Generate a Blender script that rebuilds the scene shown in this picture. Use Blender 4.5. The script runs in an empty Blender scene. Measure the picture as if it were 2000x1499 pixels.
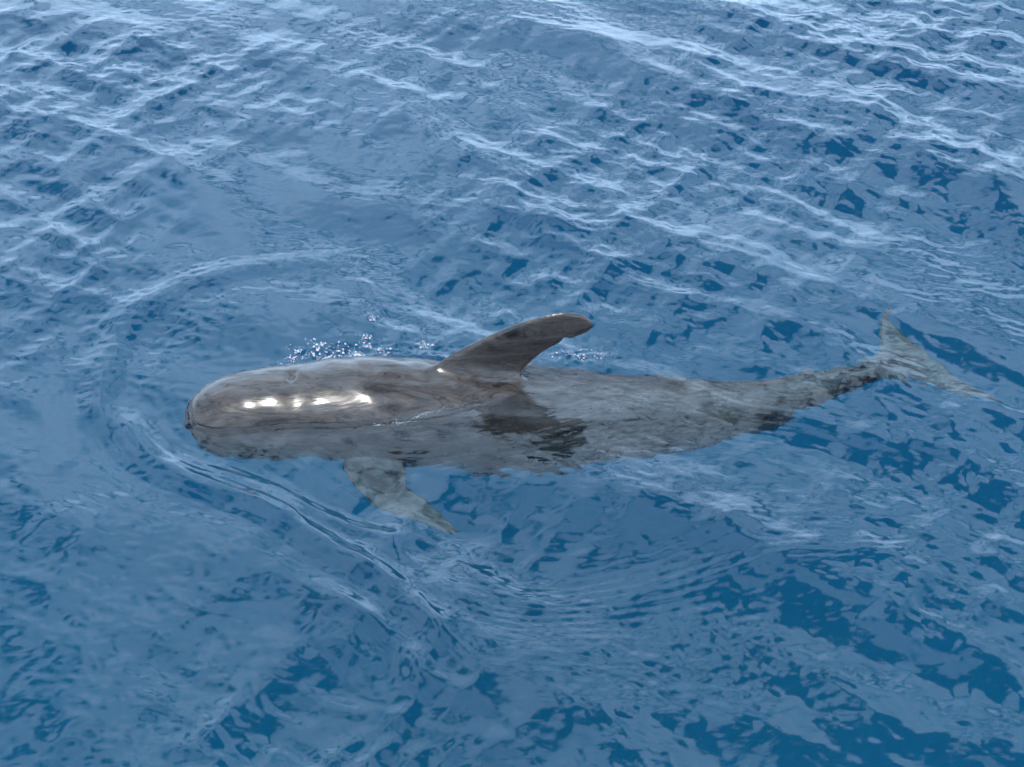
import bpy, bmesh, math, random
import numpy as np
from mathutils import Vector

rng = np.random.default_rng(11)
random.seed(5)
sc = bpy.context.scene
col = sc.collection

# ------------------------------------------------------------------ camera
CAM_H = 5.9
cam_d = bpy.data.cameras.new('camera')
cam_d.sensor_width = 36.0
cam_d.lens = 36.0 / (2 * math.tan(math.radians(15)))
cam_d.clip_start = 0.1
cam_d.clip_end = 6000
cam = bpy.data.objects.new('camera', cam_d)
col.objects.link(cam)
cam.location = (0, 0, CAM_H)
cam.rotation_euler = (math.radians(90 - 35), 0, 0)
sc.camera = cam

# ------------------------------------------------------------------ sun direction, sky
SUN_EL, SUN_AZ = 72.0, 190.0          # azimuth: clockwise from +y (behind the camera)
sd = Vector((math.sin(math.radians(SUN_AZ)) * math.cos(math.radians(SUN_EL)),
             math.cos(math.radians(SUN_AZ)) * math.cos(math.radians(SUN_EL)),
             math.sin(math.radians(SUN_EL))))

world = bpy.data.worlds.new('World')
sc.world = world
world.use_nodes = True
nt = world.node_tree
nt.nodes.clear()


def N(tree, kind, **kw):
    n = tree.nodes.new(kind)
    for k, v in kw.items():
        setattr(n, k, v)
    return n


def math_node(tree, op, a, b=None, clamp=False):
    n = tree.nodes.new('ShaderNodeMath')
    n.operation = op
    n.use_clamp = clamp
    for i, v in enumerate((a, b)):
        if v is None:
            continue
        if isinstance(v, (int, float)):
            n.inputs[i].default_value = v
        else:
            tree.links.new(v, n.inputs[i])
    return n.outputs[0]


def ramp(tree, fac, stops, interp='LINEAR'):
    n = tree.nodes.new('ShaderNodeValToRGB')
    n.color_ramp.interpolation = interp
    els = n.color_ramp.elements
    while len(els) < len(stops):
        els.new(0.5)
    for e, (p, c) in zip(els, stops):
        e.position = p
        e.color = (c[0], c[1], c[2], 1) if isinstance(c, tuple) else (c, c, c, 1)
    tree.links.new(fac, n.inputs[0])
    return n.outputs[0]


def mix_rgb(tree, fac, a, b, blend='MIX'):
    n = tree.nodes.new('ShaderNodeMix')
    n.data_type = 'RGBA'
    n.blend_type = blend
    for sock, v in ((n.inputs[0], fac), (n.inputs[6], a), (n.inputs[7], b)):
        if isinstance(v, (int, float)):
            sock.default_value = v
        elif isinstance(v, tuple):
            sock.default_value = (*v, 1)
        else:
            tree.links.new(v, sock)
    return n.outputs[2]


sky = N(nt, 'ShaderNodeTexSky', sky_type='NISHITA', sun_disc=False)
sky.sun_elevation = math.radians(SUN_EL)
sky.sun_rotation = math.radians(SUN_AZ)
sky.altitude = 0
sky.air_density = 1.0
sky.dust_density = 0.6
# broken cloud layer: the view direction projected on a flat layer overhead
tc = N(nt, 'ShaderNodeTexCoord')
sep = N(nt, 'ShaderNodeSeparateXYZ')
nt.links.new(tc.outputs['Generated'], sep.inputs[0])
zc = math_node(nt, 'ADD', math_node(nt, 'MAXIMUM', sep.outputs[2], 0.0), 0.10)
cx = math_node(nt, 'DIVIDE', sep.outputs[0], zc)
cy = math_node(nt, 'DIVIDE', sep.outputs[1], zc)
comb = N(nt, 'ShaderNodeCombineXYZ')
nt.links.new(cx, comb.inputs[0])
nt.links.new(cy, comb.inputs[1])
comb.inputs[2].default_value = 20.5
cn = N(nt, 'ShaderNodeTexNoise')
cn.inputs['Scale'].default_value = 2.4
cn.inputs['Detail'].default_value = 5.0
cn.inputs['Roughness'].default_value = 0.5
cn.inputs['Distortion'].default_value = 0.3
nt.links.new(comb.outputs[0], cn.inputs['Vector'])
# towards the horizon the gaps close up, as the clouds are seen from the side
low_el = math_node(nt, 'POWER', math_node(nt, 'SUBTRACT', 1.0, math_node(nt, 'MAXIMUM', sep.outputs[2], 0.0)), 2.0)
cover = math_node(nt, 'ADD', cn.outputs['Fac'], math_node(nt, 'MULTIPLY', low_el, 0.16))
cmask = ramp(nt, cover, [(0.480, 0.0), (0.495, 1.0)], 'EASE')
cn2 = N(nt, 'ShaderNodeTexNoise')
cn2.inputs['Scale'].default_value = 3.2
cn2.inputs['Detail'].default_value = 4.0
nt.links.new(comb.outputs[0], cn2.inputs['Vector'])
ccol = ramp(nt, cn2.outputs['Fac'], [(0.33, (6.4, 9.6, 13.4)), (0.50, (9.6, 13.4, 18.2)), (0.68, (13.2, 17.4, 22.5))])
skycol = mix_rgb(nt, cmask, sky.outputs[0], ccol)
bg = N(nt, 'ShaderNodeBackground')
bg.inputs['Strength'].default_value = 0.1
nt.links.new(skycol, bg.inputs['Color'])
wo = N(nt, 'ShaderNodeOutputWorld')
nt.links.new(bg.outputs[0], wo.inputs['Surface'])

sun_d = bpy.data.lights.new('sun', 'SUN')
sun_d.energy = 2.6
sun_d.angle = math.radians(0.53)
sun_d.color = (1.0, 0.95, 0.88)
sun = bpy.data.objects.new('sun', sun_d)
col.objects.link(sun)
sun.rotation_euler = sd.to_track_quat('Z', 'Y').to_euler()
sun.location = (0, 8, 30)

# ------------------------------------------------------------------ exposure and renderer
sc.view_settings.view_transform = 'Standard'
sc.view_settings.look = 'None'
sc.view_settings.gamma = 1.0
sc.view_settings.use_curve_mapping = False
sc.view_settings.exposure = 1.07
sc.render.engine = 'CYCLES'
cy_ = sc.cycles
cy_.use_denoising = True
cy_.max_bounces = 6
cy_.transmission_bounces = 8
cy_.glossy_bounces = 4
cy_.diffuse_bounces = 2
cy_.caustics_reflective = False
cy_.caustics_refractive = True
cy_.sample_clamp_indirect = 4.0
cy_.blur_glossy = 0.3


# ------------------------------------------------------------------ the sea surface
def spectrum(layers, L=13.0, n=1200, seed=1):
    """Random-phase wave field on an L x L tile: height and horizontal (choppy) shift."""
    r = np.random.default_rng(seed)
    k1 = np.fft.fftfreq(n, L / n) * 2 * math.pi
    KX, KY = np.meshgrid(k1, k1, indexing='ij')
    K = np.hypot(KX, KY)
    K[0, 0] = 1
    TH = np.arctan2(KY, KX)
    tot = np.zeros((n, n), complex)
    out = []
    for lam0, lam1, ang, spread, slope in layers:
        k0, k1_ = 2 * math.pi / lam1, 2 * math.pi / lam0
        kc = math.sqrt(k0 * k1_)
        wd = math.log(k1_ / k0) / 2
        A = np.exp(-0.5 * (np.log(K / kc) / wd) ** 2) / K ** 2
        if spread < 3:
            d = np.angle(np.exp(1j * (TH - math.radians(ang))))
            A = A * np.exp(-0.5 * (d / spread) ** 2)
        A[0, 0] = 0
        ph = r.normal(size=(n, n)) + 1j * r.normal(size=(n, n))
        F = A * ph
        sx = np.fft.ifft2(1j * KX * F).real
        sy = np.fft.ifft2(1j * KY * F).real
        rms = math.sqrt((sx ** 2 + sy ** 2).mean())
        tot += F * (slope / rms)
    h = np.fft.ifft2(tot).real
    dx = np.fft.ifft2(-1j * KX / K * tot).real
    dy = np.fft.ifft2(-1j * KY / K * tot).real
    return h, dx, dy


def sample(tile, X, Y, L=13.0):
    n = tile.shape[0]
    u = (X / L) % 1.0 * n
    v = (Y / L) % 1.0 * n
    i = np.floor(u).astype(int)
    j = np.floor(v).astype(int)
    fu, fv = u - i, v - j
    i %= n
    j %= n
    i2, j2 = (i + 1) % n, (j + 1) % n
    return (tile[i, j] * (1 - fu) * (1 - fv) + tile[i2, j] * fu * (1 - fv)
            + tile[i, j2] * (1 - fu) * fv + tile[i2, j2] * fu * fv)


def axis_coords(lo, hi, step, far):
    a = list(np.arange(lo, hi, step))
    d, p = step, a[-1]
    up = []
    while p < far:
        d *= 1.22
        p += d
        up.append(p)
    d, p = step, a[0]
    dn = []
    while p > -far:
        d *= 1.22
        p -= d
        dn.append(p)
    return np.array(dn[::-1] + a + up)


def polyline_dist(X, Y, pts):
    """signed distance to a polyline and the fraction along it"""
    best = np.full(X.shape, 1e9)
    sgn = np.zeros(X.shape)
    frac = np.zeros(X.shape)
    seg = [math.dist(pts[i], pts[i + 1]) for i in range(len(pts) - 1)]
    tot = sum(seg)
    acc = 0
    for i in range(len(pts) - 1):
        (ax, ay), (bx, by) = pts[i], pts[i + 1]
        ux, uy = bx - ax, by - ay
        t = np.clip(((X - ax) * ux + (Y - ay) * uy) / (ux * ux + uy * uy), 0, 1)
        qx, qy = X - (ax + t * ux), Y - (ay + t * uy)
        d = np.hypot(qx, qy)
        m = d < best
        best = np.where(m, d, best)
        sgn = np.where(m, np.sign(ux * qy - uy * qx), sgn)
        frac = np.where(m, (acc + t * seg[i]) / tot, frac)
        acc += seg[i]
    return best * sgn, frac


def smooth_line(pts, n=60):
    """Catmull-Rom through the points"""
    P = np.array([pts[0]] + list(pts) + [pts[-1]], float)
    out = []
    m = len(pts) - 1
    for i in range(m):
        p0, p1, p2, p3 = P[i], P[i + 1], P[i + 2], P[i + 3]
        for t in np.linspace(0, 1, max(2, n // m), endpoint=False):
            out.append(0.5 * (2 * p1 + (p2 - p0) * t + (2 * p0 - 5 * p1 + 4 * p2 - p3) * t * t
                              + (3 * p1 - p0 - 3 * p2 + p3) * t ** 3))
    out.append(P[-2])
    return np.array(out)


def ground_at(px, py):
    """photo pixel (2000 x 1499) -> point on the mean water level"""
    f = 1000 / math.tan(math.radians(15))
    a, b = (px - 1000) / f, -(py - 749.5) / f
    P = math.radians(35)
    d = (a, math.cos(P) + b * math.sin(P), -math.sin(P) + b * math.cos(P))
    t = -CAM_H / d[2]
    return (d[0] * t, d[1] * t)


# the whale's axis is needed first: the water rises and breaks against its sides
ST = [  # x, y, z of the body's axis, half width, half height
    (-1.700, 8.184, -0.180, 0.004, 0.004), (-1.698, 8.185, -0.178, 0.090, 0.095), (-1.680, 8.190, -0.170, 0.158, 0.170),
    (-1.630, 8.205, -0.160, 0.208, 0.228), (-1.530, 8.235, -0.156, 0.254, 0.278), (-1.360, 8.275, -0.166, 0.290, 0.310),
    (-1.150, 8.315, -0.188, 0.318, 0.330), (-0.830, 8.355, -0.205, 0.350, 0.362), (-0.410, 8.400, -0.292, 0.378, 0.388),
    (0.000, 8.425, -0.385, 0.392, 0.398), (0.300, 8.435, -0.430, 0.375, 0.385), (0.600, 8.450, -0.440, 0.340, 0.350),
    (0.900, 8.475, -0.435, 0.280, 0.295), (1.150, 8.515, -0.422, 0.225, 0.240), (1.400, 8.580, -0.405, 0.170, 0.185),
    (1.650, 8.675, -0.390, 0.110, 0.128), (1.900, 8.775, -0.378, 0.076, 0.086), (2.100, 8.862, -0.368, 0.058, 0.054),
    (2.260, 8.930, -0.368, 0.030, 0.022), (2.330, 8.960, -0.368, 0.004, 0.004)]


xs = axis_coords(-4.5, 4.5, 0.0115, 700.0)
ys = axis_coords(5.0, 14.3, 0.0115, 700.0)
X, Y = np.meshgrid(xs, ys, indexing='ij')
dist_fine = np.maximum(np.maximum(np.abs(X) - 4.5, 0), np.maximum(5.0 - Y, Y - 14.3))
dist_fine = np.maximum(dist_fine, 0)
fade_small = np.exp(-(dist_fine / 0.8) ** 2)
fade_mid = np.exp(-(dist_fine / 6.0) ** 2)

big = spectrum([(0.9, 2.4, 50, 0.32, 0.075), (0.40, 0.9, 44, 0.65, 0.050)], seed=3)
mid = spectrum([(0.12, 0.62, -30, 0.45, 0.078), (0.12, 0.55, 52, 0.42, 0.070)], seed=8)
small = spectrum([(0.045, 0.13, 60, 1.0, 0.048)], seed=21)
gust = spectrum([(1.2, 3.5, 0, 9, 1.0)], seed=33)[0]
gust = gust / gust.std()

# calmer water in the whale's own wake
wx, wy = (X + 0.1), (Y - 8.2)
calm = np.exp(-((wx / 1.9) ** 2 + (wy / 0.75) ** 2) ** 1.5)
# a glassy slick off to the side of the head
slick = np.exp(-(((X + 1.7) / 0.95) ** 2 + ((Y - 7.0) / 0.85) ** 2))

patch = np.clip(1.0 + 0.5 * sample(gust, X, Y), 0.25, 2.0)
patch2 = np.clip(1.0 - 0.45 * sample(gust, Y * 1.3, X * 1.3), 0.3, 2.0)
Z = np.zeros_like(X)
SX = np.zeros_like(X)
SY = np.zeros_like(X)
for tile, fd, cm, chop in ((big, fade_mid, 1 - 0.88 * calm, 0.9), (mid, fade_mid, (1 - 0.84 * calm) * (1 - 0.6 * slick) * patch, 0.7),
                           (small, fade_small, (1 - 0.15 * calm) * (1 - 0.3 * slick) * patch2, 0.3)):
    g = fd * cm
    Z += sample(tile[0], X, Y) * g
    SX -= sample(tile[1], X, Y) * g * chop
    SY -= sample(tile[2], X, Y) * g * chop


def block(pts, pad):
    """slices of the sea grid round a line of points"""
    P = np.array(pts)
    i0, i1 = np.searchsorted(xs, [P[:, 0].min() - pad, P[:, 0].max() + pad])
    j0, j1 = np.searchsorted(ys, [P[:, 1].min() - pad, P[:, 1].max() + pad])
    return (slice(i0, i1), slice(j0, j1))


def ridge(pix, amp, width, lam=0.0, ramp_in=0.15, ramp_out=0.4, rip=0.0, decay=0.3):
    """a wake crest along a line of photo points, with finer ripples running beside it"""
    global Z
    pts = smooth_line([ground_at(*p) for p in pix], 36)
    bl = block(pts, max(4 * width, 3 * decay))
    x, y = X[bl], Y[bl]
    # the crest wanders a little
    wob = 0.05 * np.sin(2.3 * x + 1.1 * y) + 0.02 * np.sin(5.1 * x - 3.7 * y + 1.0)
    d, fr = polyline_dist(x, y, [tuple(p) for p in pts])
    d = d + wob
    tap = np.clip(fr / ramp_in, 0, 1) * np.clip((1 - fr) / ramp_out, 0, 1)
    tap = tap * tap * (3 - 2 * tap)
    Z[bl] += amp * tap * (np.exp(-(d / width) ** 2) - 0.5 * np.exp(-((d - 1.6 * width) / (1.4 * width)) ** 2)
                          - 0.5 * np.exp(-((d + 1.6 * width) / (1.4 * width)) ** 2))
    if rip:
        m = 0.6 + 0.4 * np.sin(7 * x + 3 * np.sin(4 * y)) * np.sin(6 * y + 2 * np.sin(5 * x))
        Z[bl] += rip * tap * m * np.cos(2 * math.pi * d / lam + 2.0 * np.sin(18 * fr)) * np.exp(-np.abs(d) / decay)


ridge([(228, 850), (208, 760), (230, 670), (300, 590), (420, 535), (580, 500), (800, 480)], 0.021, 0.10,
      0.06, 0.15, 0.6, 0.0014, 0.25)
ridge([(212, 780), (270, 880), (400, 950), (560, 1015), (720, 1110), (870, 1240), (1000, 1420)], 0.030, 0.09,
      0.060, 0.1, 0.5, 0.0022, 0.32)
ridge([(330, 880), (480, 940), (620, 990), (760, 1025), (900, 1050)], 0.014, 0.06, 0.045, 0.2, 0.4, 0.0010, 0.2)
ridge([(560, 1120), (680, 1200), (800, 1300), (950, 1420)], 0.016, 0.08, 0.05, 0.3, 0.4, 0.0014, 0.25)
ridge([(700, 860), (900, 850), (1100, 830), (1300, 800), (1500, 770)], 0.005, 0.09, 0.045, 0.2, 0.4, 0.0009, 0.3)
ridge([(1100, 690), (1250, 740), (1450, 800), (1700, 850), (1980, 880)], 0.010, 0.08, 0.05, 0.2, 0.4, 0.0010, 0.3)
ridge([(800, 1120), (1100, 1150), (1400, 1130), (1700, 1080), (2000, 1060)], 0.005, 0.09, 0.055, 0.2, 0.3, 0.0018, 0.3)
ridge([(900, 560), (1150, 560), (1400, 600), (1700, 660)], 0.012, 0.09, 0.05, 0.3, 0.4, 0.0010, 0.3)
# still water in the lee of the fin, where it mirrors the fin
gx, gy = ground_at(1040, 785)
Z *= 1 - 0.8 * np.exp(-(((X - gx) / 0.34) ** 2 + ((Y - gy) / 0.28) ** 2))

# the waterline round the whale: a raised film against the skin and broken water on the far side
S_ = smooth_line(ST, 190)
near, far_ = [], []
for i in range(len(S_)):
    x0, y0, z0, w0, h0 = S_[i]
    if x0 > 0.02 or h0 <= abs(z0):
        continue
    hw = w0 * math.sqrt(1 - (z0 / h0) ** 2)
    near.append((x0, y0 - hw))
    far_.append((x0, y0 + hw))
loop = near[::-3] + far_[::3]
loop.append(loop[0])
bl = block(loop, 0.6)
dl, _ = polyline_dist(X[bl], Y[bl], loop)
dl = np.abs(dl)
var = 0.55 + 0.45 * np.sin(9 * X[bl] + 2.0) * np.sin(4.3 * X[bl] + 0.7)
Z[bl] += (0.010 + 0.010 * var) * np.exp(-dl / 0.026) * np.clip((-0.05 - X[bl]) / 0.15, 0, 1)
behind = (Y[bl] > np.interp(X[bl], S_[:, 0], S_[:, 1])) * np.exp(-((X[bl] + 0.72) / 0.5) ** 4)
chop = rng.normal(size=X[bl].shape)
for _k in range(2):
    chop = (chop + np.roll(chop, 1, 0) + np.roll(chop, 1, 1) + np.roll(chop, -1, 0) + np.roll(chop, -1, 1)) / 5
chop /= chop.std()
splash = behind * np.exp(-(dl / 0.16) ** 2)
fx, fy = ground_at(1140, 692)
splash = splash + 1.1 * np.exp(-(((X[bl] - fx) / 0.16) ** 2 + ((Y[bl] - fy) / 0.07) ** 2))
Z[bl] += 0.0045 * splash * chop

nx, ny = len(xs), len(ys)


def grid_mesh(name, co, nx, ny):
    me = bpy.data.meshes.new(name)
    idx = np.arange(nx * ny).reshape(nx, ny)
    q = np.stack([idx[:-1, :-1], idx[1:, :-1], idx[1:, 1:], idx[:-1, 1:]], -1).reshape(-1)
    nf = (nx - 1) * (ny - 1)
    me.vertices.add(nx * ny)
    me.vertices.foreach_set('co', co.astype(np.float32).reshape(-1))
    me.loops.add(nf * 4)
    me.loops.foreach_set('vertex_index', q.astype(np.int32))
    me.polygons.add(nf)
    me.polygons.foreach_set('loop_start', np.arange(0, nf * 4, 4, dtype=np.int32))
    me.polygons.foreach_set('use_smooth', np.ones(nf, bool))
    me.update(calc_edges=True)
    return me


co = np.stack([X + SX, Y + SY, Z], -1)
me = grid_mesh('water', co, nx, ny)
# close the body of water: sides and bottom, so that it is one solid volume
DEPTH = 6.0
bm = bmesh.new()
bm.from_mesh(me)
bm.verts.ensure_lookup_table()
edge = ([i * ny for i in range(nx)] + [(nx - 1) * ny + j for j in range(1, ny)]
        + [i * ny + ny - 1 for i in range(nx - 2, -1, -1)] + [j for j in range(ny - 2, 0, -1)])
top = [bm.verts[i] for i in edge]
low = [bm.verts.new((v.co.x, v.co.y, -DEPTH)) for v in top]
for a in range(len(top)):
    b = (a + 1) % len(top)
    bm.faces.new((top[b], top[a], low[a], low[b]))
bm.faces.new(low[::-1])
bm.to_mesh(me)
bm.free()

mw = bpy.data.materials.new('sea_water')
mw.use_nodes = True
t = mw.node_tree
t.nodes.clear()
out = N(t, 'ShaderNodeOutputMaterial')
gl = N(t, 'ShaderNodeBsdfGlass')
gl.inputs['IOR'].default_value = 1.333
gl.inputs['Roughness'].default_value = 0.055
gl.inputs['Color'].default_value = (1, 1, 1, 1)
tcw = N(t, 'ShaderNodeTexCoord')
mp = N(t, 'ShaderNodeMapping')
mp.inputs['Rotation'].default_value = (0, 0, 0.5)
mp.inputs['Scale'].default_value = (1.0, 1.9, 1)
t.links.new(tcw.outputs['Object'], mp.inputs[0])
n1 = N(t, 'ShaderNodeTexNoise')
n1.inputs['Scale'].default_value = 22
n1.inputs['Detail'].default_value = 3
n1.inputs['Roughness'].default_value = 0.45
n1.inputs['Distortion'].default_value = 0.6
t.links.new(mp.outputs[0], n1.inputs['Vector'])
bp = N(t, 'ShaderNodeBump')
bp.inputs['Strength'].default_value = 1.0
bp.inputs['Distance'].default_value = 0.0007
t.links.new(n1.outputs['Fac'], bp.inputs['Height'])
# capillary ripples, in patches
mp2 = N(t, 'ShaderNodeMapping')
mp2.inputs['Rotation'].default_value = (0, 0, -0.35)
mp2.inputs['Scale'].default_value = (0.35, 1.0, 1)
t.links.new(tcw.outputs['Object'], mp2.inputs[0])
n2 = N(t, 'ShaderNodeTexNoise')
n2.inputs['Scale'].default_value = 62
n2.inputs['Detail'].default_value = 1.5
n2.inputs['Distortion'].default_value = 0.8
t.links.new(mp2.outputs[0], n2.inputs['Vector'])
n3 = N(t, 'ShaderNodeTexNoise')
n3.inputs['Scale'].default_value = 1.6
n3.inputs['Detail'].default_value = 2
t.links.new(tcw.outputs['Object'], n3.inputs['Vector'])
pm = ramp(t, n3.outputs['Fac'], [(0.42, 0.0), (0.62, 1.0)])
bp2 = N(t, 'ShaderNodeBump')
bp2.inputs['Distance'].default_value = 0.0004
t.links.new(pm, bp2.inputs['Strength'])
t.links.new(n2.outputs['Fac'], bp2.inputs['Height'])
t.links.new(bp.outputs[0], bp2.inputs['Normal'])
t.links.new(bp2.outputs[0], gl.inputs['Normal'])
t.links.new(gl.outputs[0], out.inputs['Surface'])
va = N(t, 'ShaderNodeVolumeAbsorption')
va.inputs['Color'].default_value = (0.10, 0.74, 0.92, 1)
va.inputs['Density'].default_value = 0.80
t.links.new(va.outputs[0], out.inputs['Volume'])
me.materials.append(mw)
water = bpy.data.objects.new('water', me)
col.objects.link(water)
water['kind'] = 'structure'

# the deep blue the water shows where nothing swims
bm = bmesh.new()
bmesh.ops.create_grid(bm, x_segments=8, y_segments=8, size=690)
md_ = bpy.data.meshes.new('deep_water')
bm.to_mesh(md_)
bm.free()
mdeep = bpy.data.materials.new('deep_water')
mdeep.use_nodes = True
b = mdeep.node_tree.nodes['Principled BSDF']
b.inputs['Base Color'].default_value = (0.008, 0.262, 0.176, 1)
b.inputs['Roughness'].default_value = 1.0
b.inputs['Specular IOR Level'].default_value = 0.0
md_.materials.append(mdeep)
deep = bpy.data.objects.new('deep_water', md_)
deep.location = (0, 0, -2.6)
col.objects.link(deep)
deep['kind'] = 'structure'

# ------------------------------------------------------------------ the whale
def body_bmesh():
    S = smooth_line(ST, 190)
    NR = 56
    bm = bmesh.new()
    rings = []
    for i, s in enumerate(S):
        a = S[max(i - 1, 0)][:3]
        c = S[min(i + 1, len(S) - 1)][:3]
        tg = Vector(c - a)
        tg.z *= 0.5
        tg.normalize()
        side = tg.cross(Vector((0, 0, 1))).normalized()
        up = side.cross(tg).normalized()
        w, h = max(s[3], 0.003), max(s[4], 0.003)
        ring = []
        for k in range(NR):
            th = 2 * math.pi * k / NR
            cc, ss = math.cos(th), math.sin(th)
            v = Vector(s[:3]) + side * (w * cc) + up * (h * ss * (1.0 if ss > 0 else 0.96))
            ring.append(bm.verts.new(v))
        rings.append(ring)
    for i in range(len(rings) - 1):
        for k in range(NR):
            k2 = (k + 1) % NR
            bm.faces.new((rings[i][k], rings[i][k2], rings[i + 1][k2], rings[i + 1][k]))
    bm.faces.new(rings[0][::-1])
    bm.faces.new(rings[-1])
    return bm


def blade(bm, lead, trail, normal_of, thick, n=28, m=14):
    """a fin between a leading and a trailing edge; thickness follows the chord"""
    Ld, Tr = smooth_line(lead, n * 4), smooth_line(trail, n * 4)

    def resample(A, n):
        s = np.r_[0, np.cumsum(np.linalg.norm(np.diff(A, axis=0), axis=1))]
        u = np.linspace(0, s[-1], n)
        return np.stack([np.interp(u, s, A[:, k]) for k in range(3)], -1)
    Ld, Tr = resample(Ld, n), resample(Tr, n)
    rings = []
    for i in range(n):
        l, r = Vector(Ld[i]), Vector(Tr[i])
        nv = normal_of(i / (n - 1))
        th = thick(i / (n - 1))
        ring = []
        cs = [0.5 * (1 - math.cos(math.pi * k / (m - 1))) for k in range(m)]

        def prof(c):
            return 2.6 * (0.2969 * math.sqrt(c) - 0.126 * c - 0.3516 * c * c + 0.2843 * c ** 3 - 0.1015 * c ** 4)
        for c in cs:
            ring.append(bm.verts.new(l.lerp(r, c) + nv * (th * prof(c) + 0.0055)))
        for c in cs[::-1]:
            ring.append(bm.verts.new(l.lerp(r, c) - nv * (th * prof(c) + 0.0055)))
        rings.append(ring)
    q = len(rings[0])
    for i in range(n - 1):
        for k in range(q):
            k2 = (k + 1) % q
            bm.faces.new((rings[i][k], rings[i][k2], rings[i + 1][k2], rings[i + 1][k]))
    bm.faces.new(rings[0][::-1])
    bm.faces.new(rings[-1])


bm = body_bmesh()
# dorsal fin
LE = [(-0.62, 8.385, -0.06), (-0.50, 8.405, 0.085), (-0.37, 8.425, 0.165), (-0.233, 8.440, 0.236), (-0.109, 8.450, 0.300), (0.028, 8.462, 0.358),
      (0.162, 8.474, 0.400), (0.243, 8.482, 0.416), (0.320, 8.490, 0.412), (0.388, 8.496, 0.388), (0.434, 8.500, 0.340)]
TE = [(0.26, 8.44, -0.14), (0.13, 8.445, -0.06), (0.062, 8.450, 0.000), (0.076, 8.465, 0.065), (0.138, 8.472, 0.150),
      (0.232, 8.481, 0.214), (0.330, 8.489, 0.256), (0.400, 8.495, 0.286), (0.432, 8.499, 0.316)]
fn = Vector((0.1, -1, 0)).normalized()
blade(bm, LE, TE, lambda u: fn, lambda u: 0.066 * (1 - u) ** 0.8 + 0.016 + 0.13 * math.exp(-(u / 0.22) ** 2))
# flippers: the near one as photographed, the far one its mirror image
ax0, ay0 = -0.83, 8.33
ax_dir = Vector((0.99, 0.11, 0)).normalized()
ax_side = Vector((0.11, -0.99, 0)).normalized()
FL = [(-0.11, 0.16, -0.24), (-0.10, 0.32, -0.31), (-0.06, 0.47, -0.36), (0.03, 0.63, -0.405), (0.17, 0.755, -0.435),
      (0.33, 0.83, -0.455), (0.44, 0.862, -0.465)]
FT = [(0.25, 0.16, -0.28), (0.24, 0.30, -0.33), (0.235, 0.42, -0.375), (0.28, 0.54, -0.41), (0.37, 0.66, -0.44),
      (0.45, 0.76, -0.46), (0.47, 0.83, -0.467)]
for sg in (1, -1):
    conv = [tuple(Vector((ax0, ay0, 0)) + ax_dir * a + ax_side * (s if sg > 0 else -0.6 * s) + Vector((0, 0, z if sg > 0 else z - 0.25 * s))) for a, s, z in FL]
    conv2 = [tuple(Vector((ax0, ay0, 0)) + ax_dir * a + ax_side * (s if sg > 0 else -0.6 * s) + Vector((0, 0, z if sg > 0 else z - 0.25 * s))) for a, s, z in FT]
    fnv = (Vector((0, 0, 1)) + ax_side * 0.35 * sg).normalized()
    blade(bm, conv, conv2, lambda u: fnv, lambda u: 0.05 * (1 - u) ** 0.8 + 0.012)
# flukes
fr = Vector((2.13, 8.868, -0.368))
fa = Vector((0.905, 0.425, 0)).normalized()
fs = Vector((0.425, -0.905, 0)).normalized()
for sg in (1, -1):
    L_ = [(-0.18, 0.0), (-0.10, 0.055), (-0.02, 0.14), (0.09, 0.25), (0.19, 0.39), (0.30, 0.50), (0.36, 0.545)]
    T_ = [(0.26, -0.01), (0.27, 0.03), (0.285, 0.09), (0.285, 0.20), (0.30, 0.34), (0.34, 0.47), (0.37, 0.54)]
    l3 = [tuple(fr + fa * a + fs * (s * sg) + Vector((0, 0, -0.02 - 0.02 * s))) for a, s in L_]
    t3 = [tuple(fr + fa * a + fs * (s * sg) + Vector((0, 0, -0.02 - 0.02 * s))) for a, s in T_]
    blade(bm, l3, t3, lambda u: Vector((0, 0, 1)), lambda u: 0.032 * (1 - u) ** 0.8 + 0.010)
bmesh.ops.recalc_face_normals(bm, faces=bm.faces[:])
raw = bpy.data.meshes.new('raw_body')
bm.to_mesh(raw)
bm.free()
tmp = bpy.data.objects.new('raw_body', raw)
col.objects.link(tmp)
rm = tmp.modifiers.new('remesh', 'REMESH')
rm.mode = 'VOXEL'
rm.voxel_size = 0.0065
sm = tmp.modifiers.new('smooth', 'SMOOTH')
sm.factor = 0.5
sm.iterations = 12
dg = bpy.context.evaluated_depsgraph_get()
wm = bpy.data.meshes.new_from_object(tmp.evaluated_get(dg))
wm.name = 'pilot_whale'
bpy.data.objects.remove(tmp)
bpy.data.meshes.remove(raw)

# blend the roots of the fins into the body
nv = len(wm.vertices)
vc = np.empty(nv * 3, np.float32)
wm.vertices.foreach_get('co', vc)
vc = vc.reshape(-1, 3).astype(float)
ed = np.empty(len(wm.edges) * 2, np.int32)
wm.edges.foreach_get('vertices', ed)
ed = ed.reshape(-1, 2)
Sx = S_[:, 0]
ya, za, wa, ha = (np.interp(vc[:, 0], Sx, S_[:, k]) for k in (1, 2, 3, 4))
er = np.hypot((vc[:, 1] - ya) / wa, (vc[:, 2] - za) / ha)
on_back = np.exp(-((er - 1.05) / 0.16) ** 2) * (np.abs(vc[:, 1] - ya) < 0.20) * (vc[:, 2] > za + 0.15) \
    * np.clip((vc[:, 0] + 0.75) / 0.12, 0, 1) * np.clip((0.35 - vc[:, 0]) / 0.12, 0, 1)
at_flip = 0.6 * np.exp(-((er - 1.03) / 0.12) ** 2) * (vc[:, 2] < za + 0.05) * (vc[:, 0] > -1.08) * (vc[:, 0] < -0.45)
at_fluke = 0.5 * np.clip((vc[:, 0] - 1.85) / 0.1, 0, 1) * np.clip((2.25 - vc[:, 0]) / 0.1, 0, 1)
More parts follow.
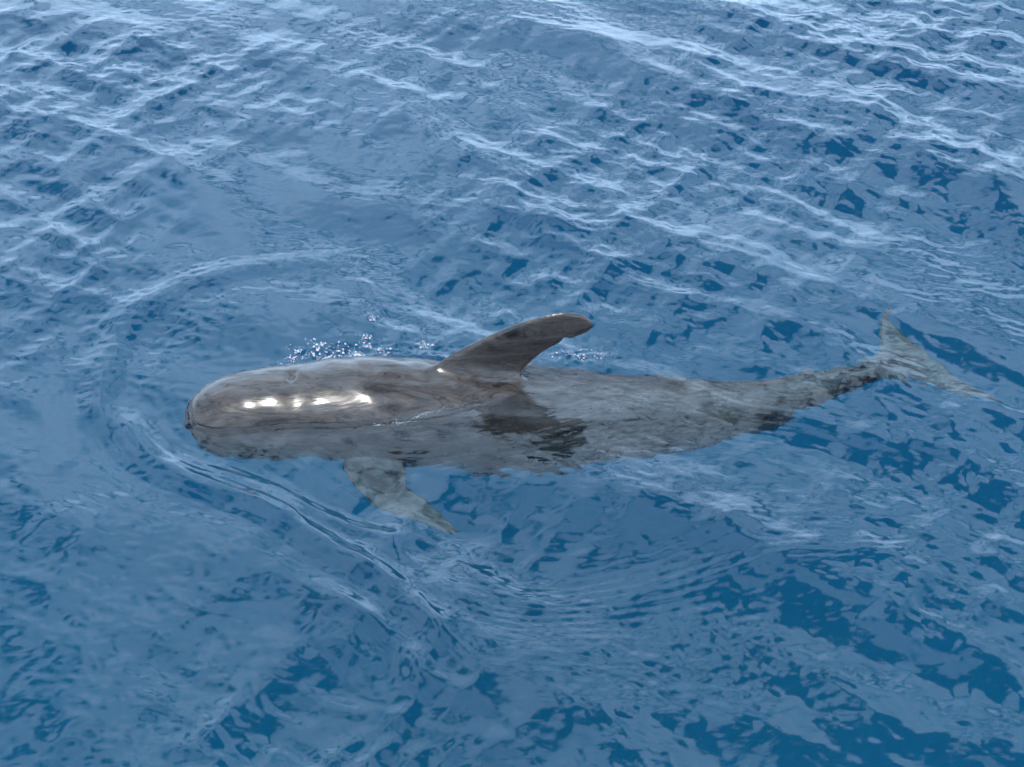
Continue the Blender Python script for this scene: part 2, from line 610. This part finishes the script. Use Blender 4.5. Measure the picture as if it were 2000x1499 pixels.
wgt = np.clip(on_back + at_flip + at_fluke, 0, 1)[:, None] * 0.5
deg = np.bincount(ed.ravel(), minlength=nv)[:, None]
for _ in range(200):
    acc = np.stack([np.bincount(ed[:, 0], vc[ed[:, 1], k], nv) + np.bincount(ed[:, 1], vc[ed[:, 0], k], nv) for k in range(3)], -1)
    vc += wgt * (acc / deg - vc)
# soft unevenness of blubber under the skin
und = (np.sin(23 * vc[:, 0] + 4 * np.sin(6 * vc[:, 1])) * np.sin(9 * vc[:, 2] + 3 * vc[:, 0])
       + 0.7 * np.sin(37 * vc[:, 0] + 11 * vc[:, 1] + 1.0) * np.sin(17 * vc[:, 1] + 2))
wm.vertices.foreach_set('co', vc.astype(np.float32).reshape(-1))
wm.update()

# blowhole pit, mouth groove and slight skin unevenness
nv = len(wm.vertices)
vc = np.empty(nv * 3, np.float32)
wm.vertices.foreach_get('co', vc)
vc = vc.reshape(-1, 3).astype(float)
vn = np.empty(nv * 3, np.float32)
wm.vertices.foreach_get('normal', vn)
vn = vn.reshape(-1, 3).astype(float)
vc += vn * (0.0022 * und * (er > 0.9) * (er < 1.1))[:, None]
nk = np.exp(-(((vc[:, 0] - 0.29) / 0.020) ** 2 + ((vc[:, 2] - 0.236) / 0.020) ** 2)) * (vc[:, 2] > 0.12)
vc[:, 2] += 0.022 * nk
vc[:, 0] -= 0.010 * nk
bx, by = -1.165, 8.300
u = (vc[:, 0] - bx) / 0.022
v = (vc[:, 1] - by) / 0.038
top_side = vn[:, 2] > 0.3
vc -= vn * (0.026 * np.exp(-(u ** 2 + v ** 2)) * top_side)[:, None]
u2 = (vc[:, 0] - bx - 0.06) / 0.05
vc += vn * (0.007 * np.exp(-(u2 ** 2 + (v / 1.3) ** 2)) * top_side)[:, None]
# mouth: a groove low on each side of the head
ml = -0.215 - 0.10 * np.clip((vc[:, 0] + 1.35) / 0.3, -1, 0)
mg = np.exp(-((vc[:, 2] - ml) / 0.010) ** 2) * (vc[:, 0] < -1.28)
vc -= vn * (0.006 * mg)[:, None]
wm.vertices.foreach_set('co', vc.astype(np.float32).reshape(-1))
wm.polygons.foreach_set('use_smooth', np.ones(len(wm.polygons), bool))
wm.update()

ms = bpy.data.materials.new('whale_skin')
ms.use_nodes = True
t = ms.node_tree
pb = t.nodes['Principled BSDF']
tcs = N(t, 'ShaderNodeTexCoord')
mpa = N(t, 'ShaderNodeMapping')
mpa.inputs['Rotation'].default_value = (0, 0, -0.11)
mpa.inputs['Scale'].default_value = (0.55, 2.0, 2.6)
t.links.new(tcs.outputs['Object'], mpa.inputs[0])
s1 = N(t, 'ShaderNodeTexNoise')
s1.inputs['Scale'].default_value = 3.4
s1.inputs['Detail'].default_value = 4
s1.inputs['Roughness'].default_value = 0.55
s1.inputs['Distortion'].default_value = 1.3
t.links.new(mpa.outputs[0], s1.inputs['Vector'])
s2 = N(t, 'ShaderNodeTexNoise')
s2.inputs['Scale'].default_value = 26
s2.inputs['Detail'].default_value = 4
t.links.new(tcs.outputs['Object'], s2.inputs['Vector'])
c1 = ramp(t, s1.outputs['Fac'], [(0.38, (0.0080, 0.0066, 0.0059)), (0.44, (0.0212, 0.0178, 0.0160)),
                                 (0.48, (0.0290, 0.0246, 0.0222)), (0.64, (0.0410, 0.0352, 0.0320))])
c2 = ramp(t, s2.outputs['Fac'], [(0.3, 0.90), (0.7, 1.08)])
cc_ = mix_rgb(t, 1.0, c1, c2, 'MULTIPLY')
# dark curling lines where the wet film has drawn back
curl = ramp(t, s1.outputs['Fac'], [(0.495, 1.0), (0.515, 0.42), (0.540, 1.0)])
cc_ = mix_rgb(t, 1.0, cc_, curl, 'MULTIPLY')
curl2 = ramp(t, s1.outputs['Fac'], [(0.580, 1.0), (0.592, 0.55), (0.606, 1.0)])
cc_ = mix_rgb(t, 1.0, cc_, curl2, 'MULTIPLY')
# thin pale scratches along the body
mps = N(t, 'ShaderNodeMapping')
mps.inputs['Rotation'].default_value = (0.3, 0.15, -0.25)
mps.inputs['Scale'].default_value = (1.2, 16, 16)
t.links.new(tcs.outputs['Object'], mps.inputs[0])
s4 = N(t, 'ShaderNodeTexNoise')
s4.inputs['Scale'].default_value = 5
s4.inputs['Detail'].default_value = 3
s4.inputs['Distortion'].default_value = 0.5
t.links.new(mps.outputs[0], s4.inputs['Vector'])
scr = ramp(t, s4.outputs['Fac'], [(0.64, 0.0), (0.69, 0.5)])
cc_ = mix_rgb(t, scr, cc_, (0.055, 0.050, 0.046))
# rear body, flippers and flukes: beige skin, paled further to paint in underwater sunlight
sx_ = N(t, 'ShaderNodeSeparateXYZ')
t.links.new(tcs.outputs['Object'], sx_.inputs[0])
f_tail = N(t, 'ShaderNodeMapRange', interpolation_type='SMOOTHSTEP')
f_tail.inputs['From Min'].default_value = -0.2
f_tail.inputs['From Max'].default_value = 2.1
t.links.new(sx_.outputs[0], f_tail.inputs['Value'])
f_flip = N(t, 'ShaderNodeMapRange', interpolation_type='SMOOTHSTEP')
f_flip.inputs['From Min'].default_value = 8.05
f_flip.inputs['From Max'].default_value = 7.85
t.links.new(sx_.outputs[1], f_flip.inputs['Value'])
f_sunpale = math_node(t, 'MAXIMUM', f_tail.outputs[0], f_flip.outputs[0])
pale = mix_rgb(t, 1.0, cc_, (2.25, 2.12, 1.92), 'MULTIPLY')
cc_ = mix_rgb(t, f_sunpale, cc_, pale)
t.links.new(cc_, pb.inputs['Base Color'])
# wet film: glossier where it clings
s5 = N(t, 'ShaderNodeTexNoise')
s5.inputs['Scale'].default_value = 7.0
s5.inputs['Detail'].default_value = 5
s5.inputs['Distortion'].default_value = 0.8
mp5 = N(t, 'ShaderNodeMapping')
mp5.inputs['Scale'].default_value = (0.8, 1.8, 1.8)
t.links.new(tcs.outputs['Object'], mp5.inputs[0])
t.links.new(mp5.outputs[0], s5.inputs['Vector'])
rr = ramp(t, s5.outputs['Fac'], [(0.40, 0.34), (0.54, 0.17)])
t.links.new(rr, pb.inputs['Roughness'])
sl = ramp(t, s5.outputs['Fac'], [(0.38, 0.22), (0.56, 0.42)])
t.links.new(sl, pb.inputs['Specular IOR Level'])
sb = N(t, 'ShaderNodeBump')
sb.inputs['Strength'].default_value = 0.5
sb.inputs['Distance'].default_value = 0.008
hmix = math_node(t, 'ADD', s1.outputs['Fac'], math_node(t, 'MULTIPLY', s2.outputs['Fac'], 0.06))
t.links.new(hmix, sb.inputs['Height'])
t.links.new(sb.outputs[0], pb.inputs['Normal'])
t.links.new(sb.outputs[0], pb.inputs['Coat Normal'])
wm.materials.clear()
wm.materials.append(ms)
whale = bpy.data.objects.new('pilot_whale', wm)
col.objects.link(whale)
whale['label'] = 'dark grey pilot whale surfacing with swept-back dorsal fin above blue water'
whale['category'] = 'whale'


# ------------------------------------------------------------------ froth and drops
def surface_z(x, y):
    i = min(max(int(np.searchsorted(xs, x)), 0), nx - 1)
    j = min(max(int(np.searchsorted(ys, y)), 0), ny - 1)
    return Z[i, j]


def froth(name, label, spots):
    bm = bmesh.new()
    for x, y, z, r in spots:
        g = bmesh.ops.create_icosphere(bm, subdivisions=1, radius=r)['verts']
        sx, sy, sz = (random.uniform(0.8, 1.3) for _ in range(3))
        for v in g:
            v.co = Vector((v.co.x * sx + x, v.co.y * sy + y, v.co.z * sz * 0.8 + z))
    me = bpy.data.meshes.new(name)
    bm.to_mesh(me)
    bm.free()
    me.polygons.foreach_set('use_smooth', np.ones(len(me.polygons), bool))
    me.materials.append(m_froth)
    o = bpy.data.objects.new(name, me)
    col.objects.link(o)
    o['kind'] = 'stuff'
    o['label'] = label
    o['category'] = 'foam'
    return o


m_froth = bpy.data.materials.new('froth')
m_froth.use_nodes = True
b = m_froth.node_tree.nodes['Principled BSDF']
b.inputs['Base Color'].default_value = (0.60, 0.62, 0.65, 1)
b.inputs['Roughness'].default_value = 0.12
b.inputs['IOR'].default_value = 1.33
b.inputs['Transmission Weight'].default_value = 0.55

spots = []
for _ in range(46):
    px = random.triangular(545, 870, 640)
    py = 712 - (px - 545) * 0.055 - abs(random.gauss(0, 1)) * 20
    cxp, cyp = ground_at(px, py)
    n = random.choice((1, 3, 6, 10, 16, 22))
    for _k in range(n):
        x, y = cxp + random.gauss(0, 0.018), cyp + random.gauss(0, 0.018)
        r = min(0.008, 0.0018 + random.expovariate(1 / 0.0016))
        spots.append((x, y, surface_z(x, y) + r * 0.4, r))
froth('back_froth', 'white froth and bubbles breaking along the far side of the whale', spots)
spots = []
for _ in range(120):
    px, py = random.gauss(1140, 34), 692 + random.gauss(0, 6)
    x, y = ground_at(px, py)
    r = min(0.006, 0.0012 + random.expovariate(1 / 0.0012))
    spots.append((x, y, surface_z(x, y) + r * 0.4, r))
froth('fin_froth', 'small bubbles trailing in the water behind the dorsal fin', spots)
spots = []
for _ in range(130):
    u = random.random()
    px, py = 730 + 150 * u, 832 - 34 * u * u - 4 * u
    x, y = ground_at(px + random.gauss(0, 3), py + random.gauss(0, 2.2))
    r = min(0.004, 0.0009 + random.expovariate(1 / 0.0009))
    spots.append((x, y, surface_z(x, y) + r * 0.4, r))
froth('side_froth', 'fine beads of water along the near waterline below the whale back', spots)
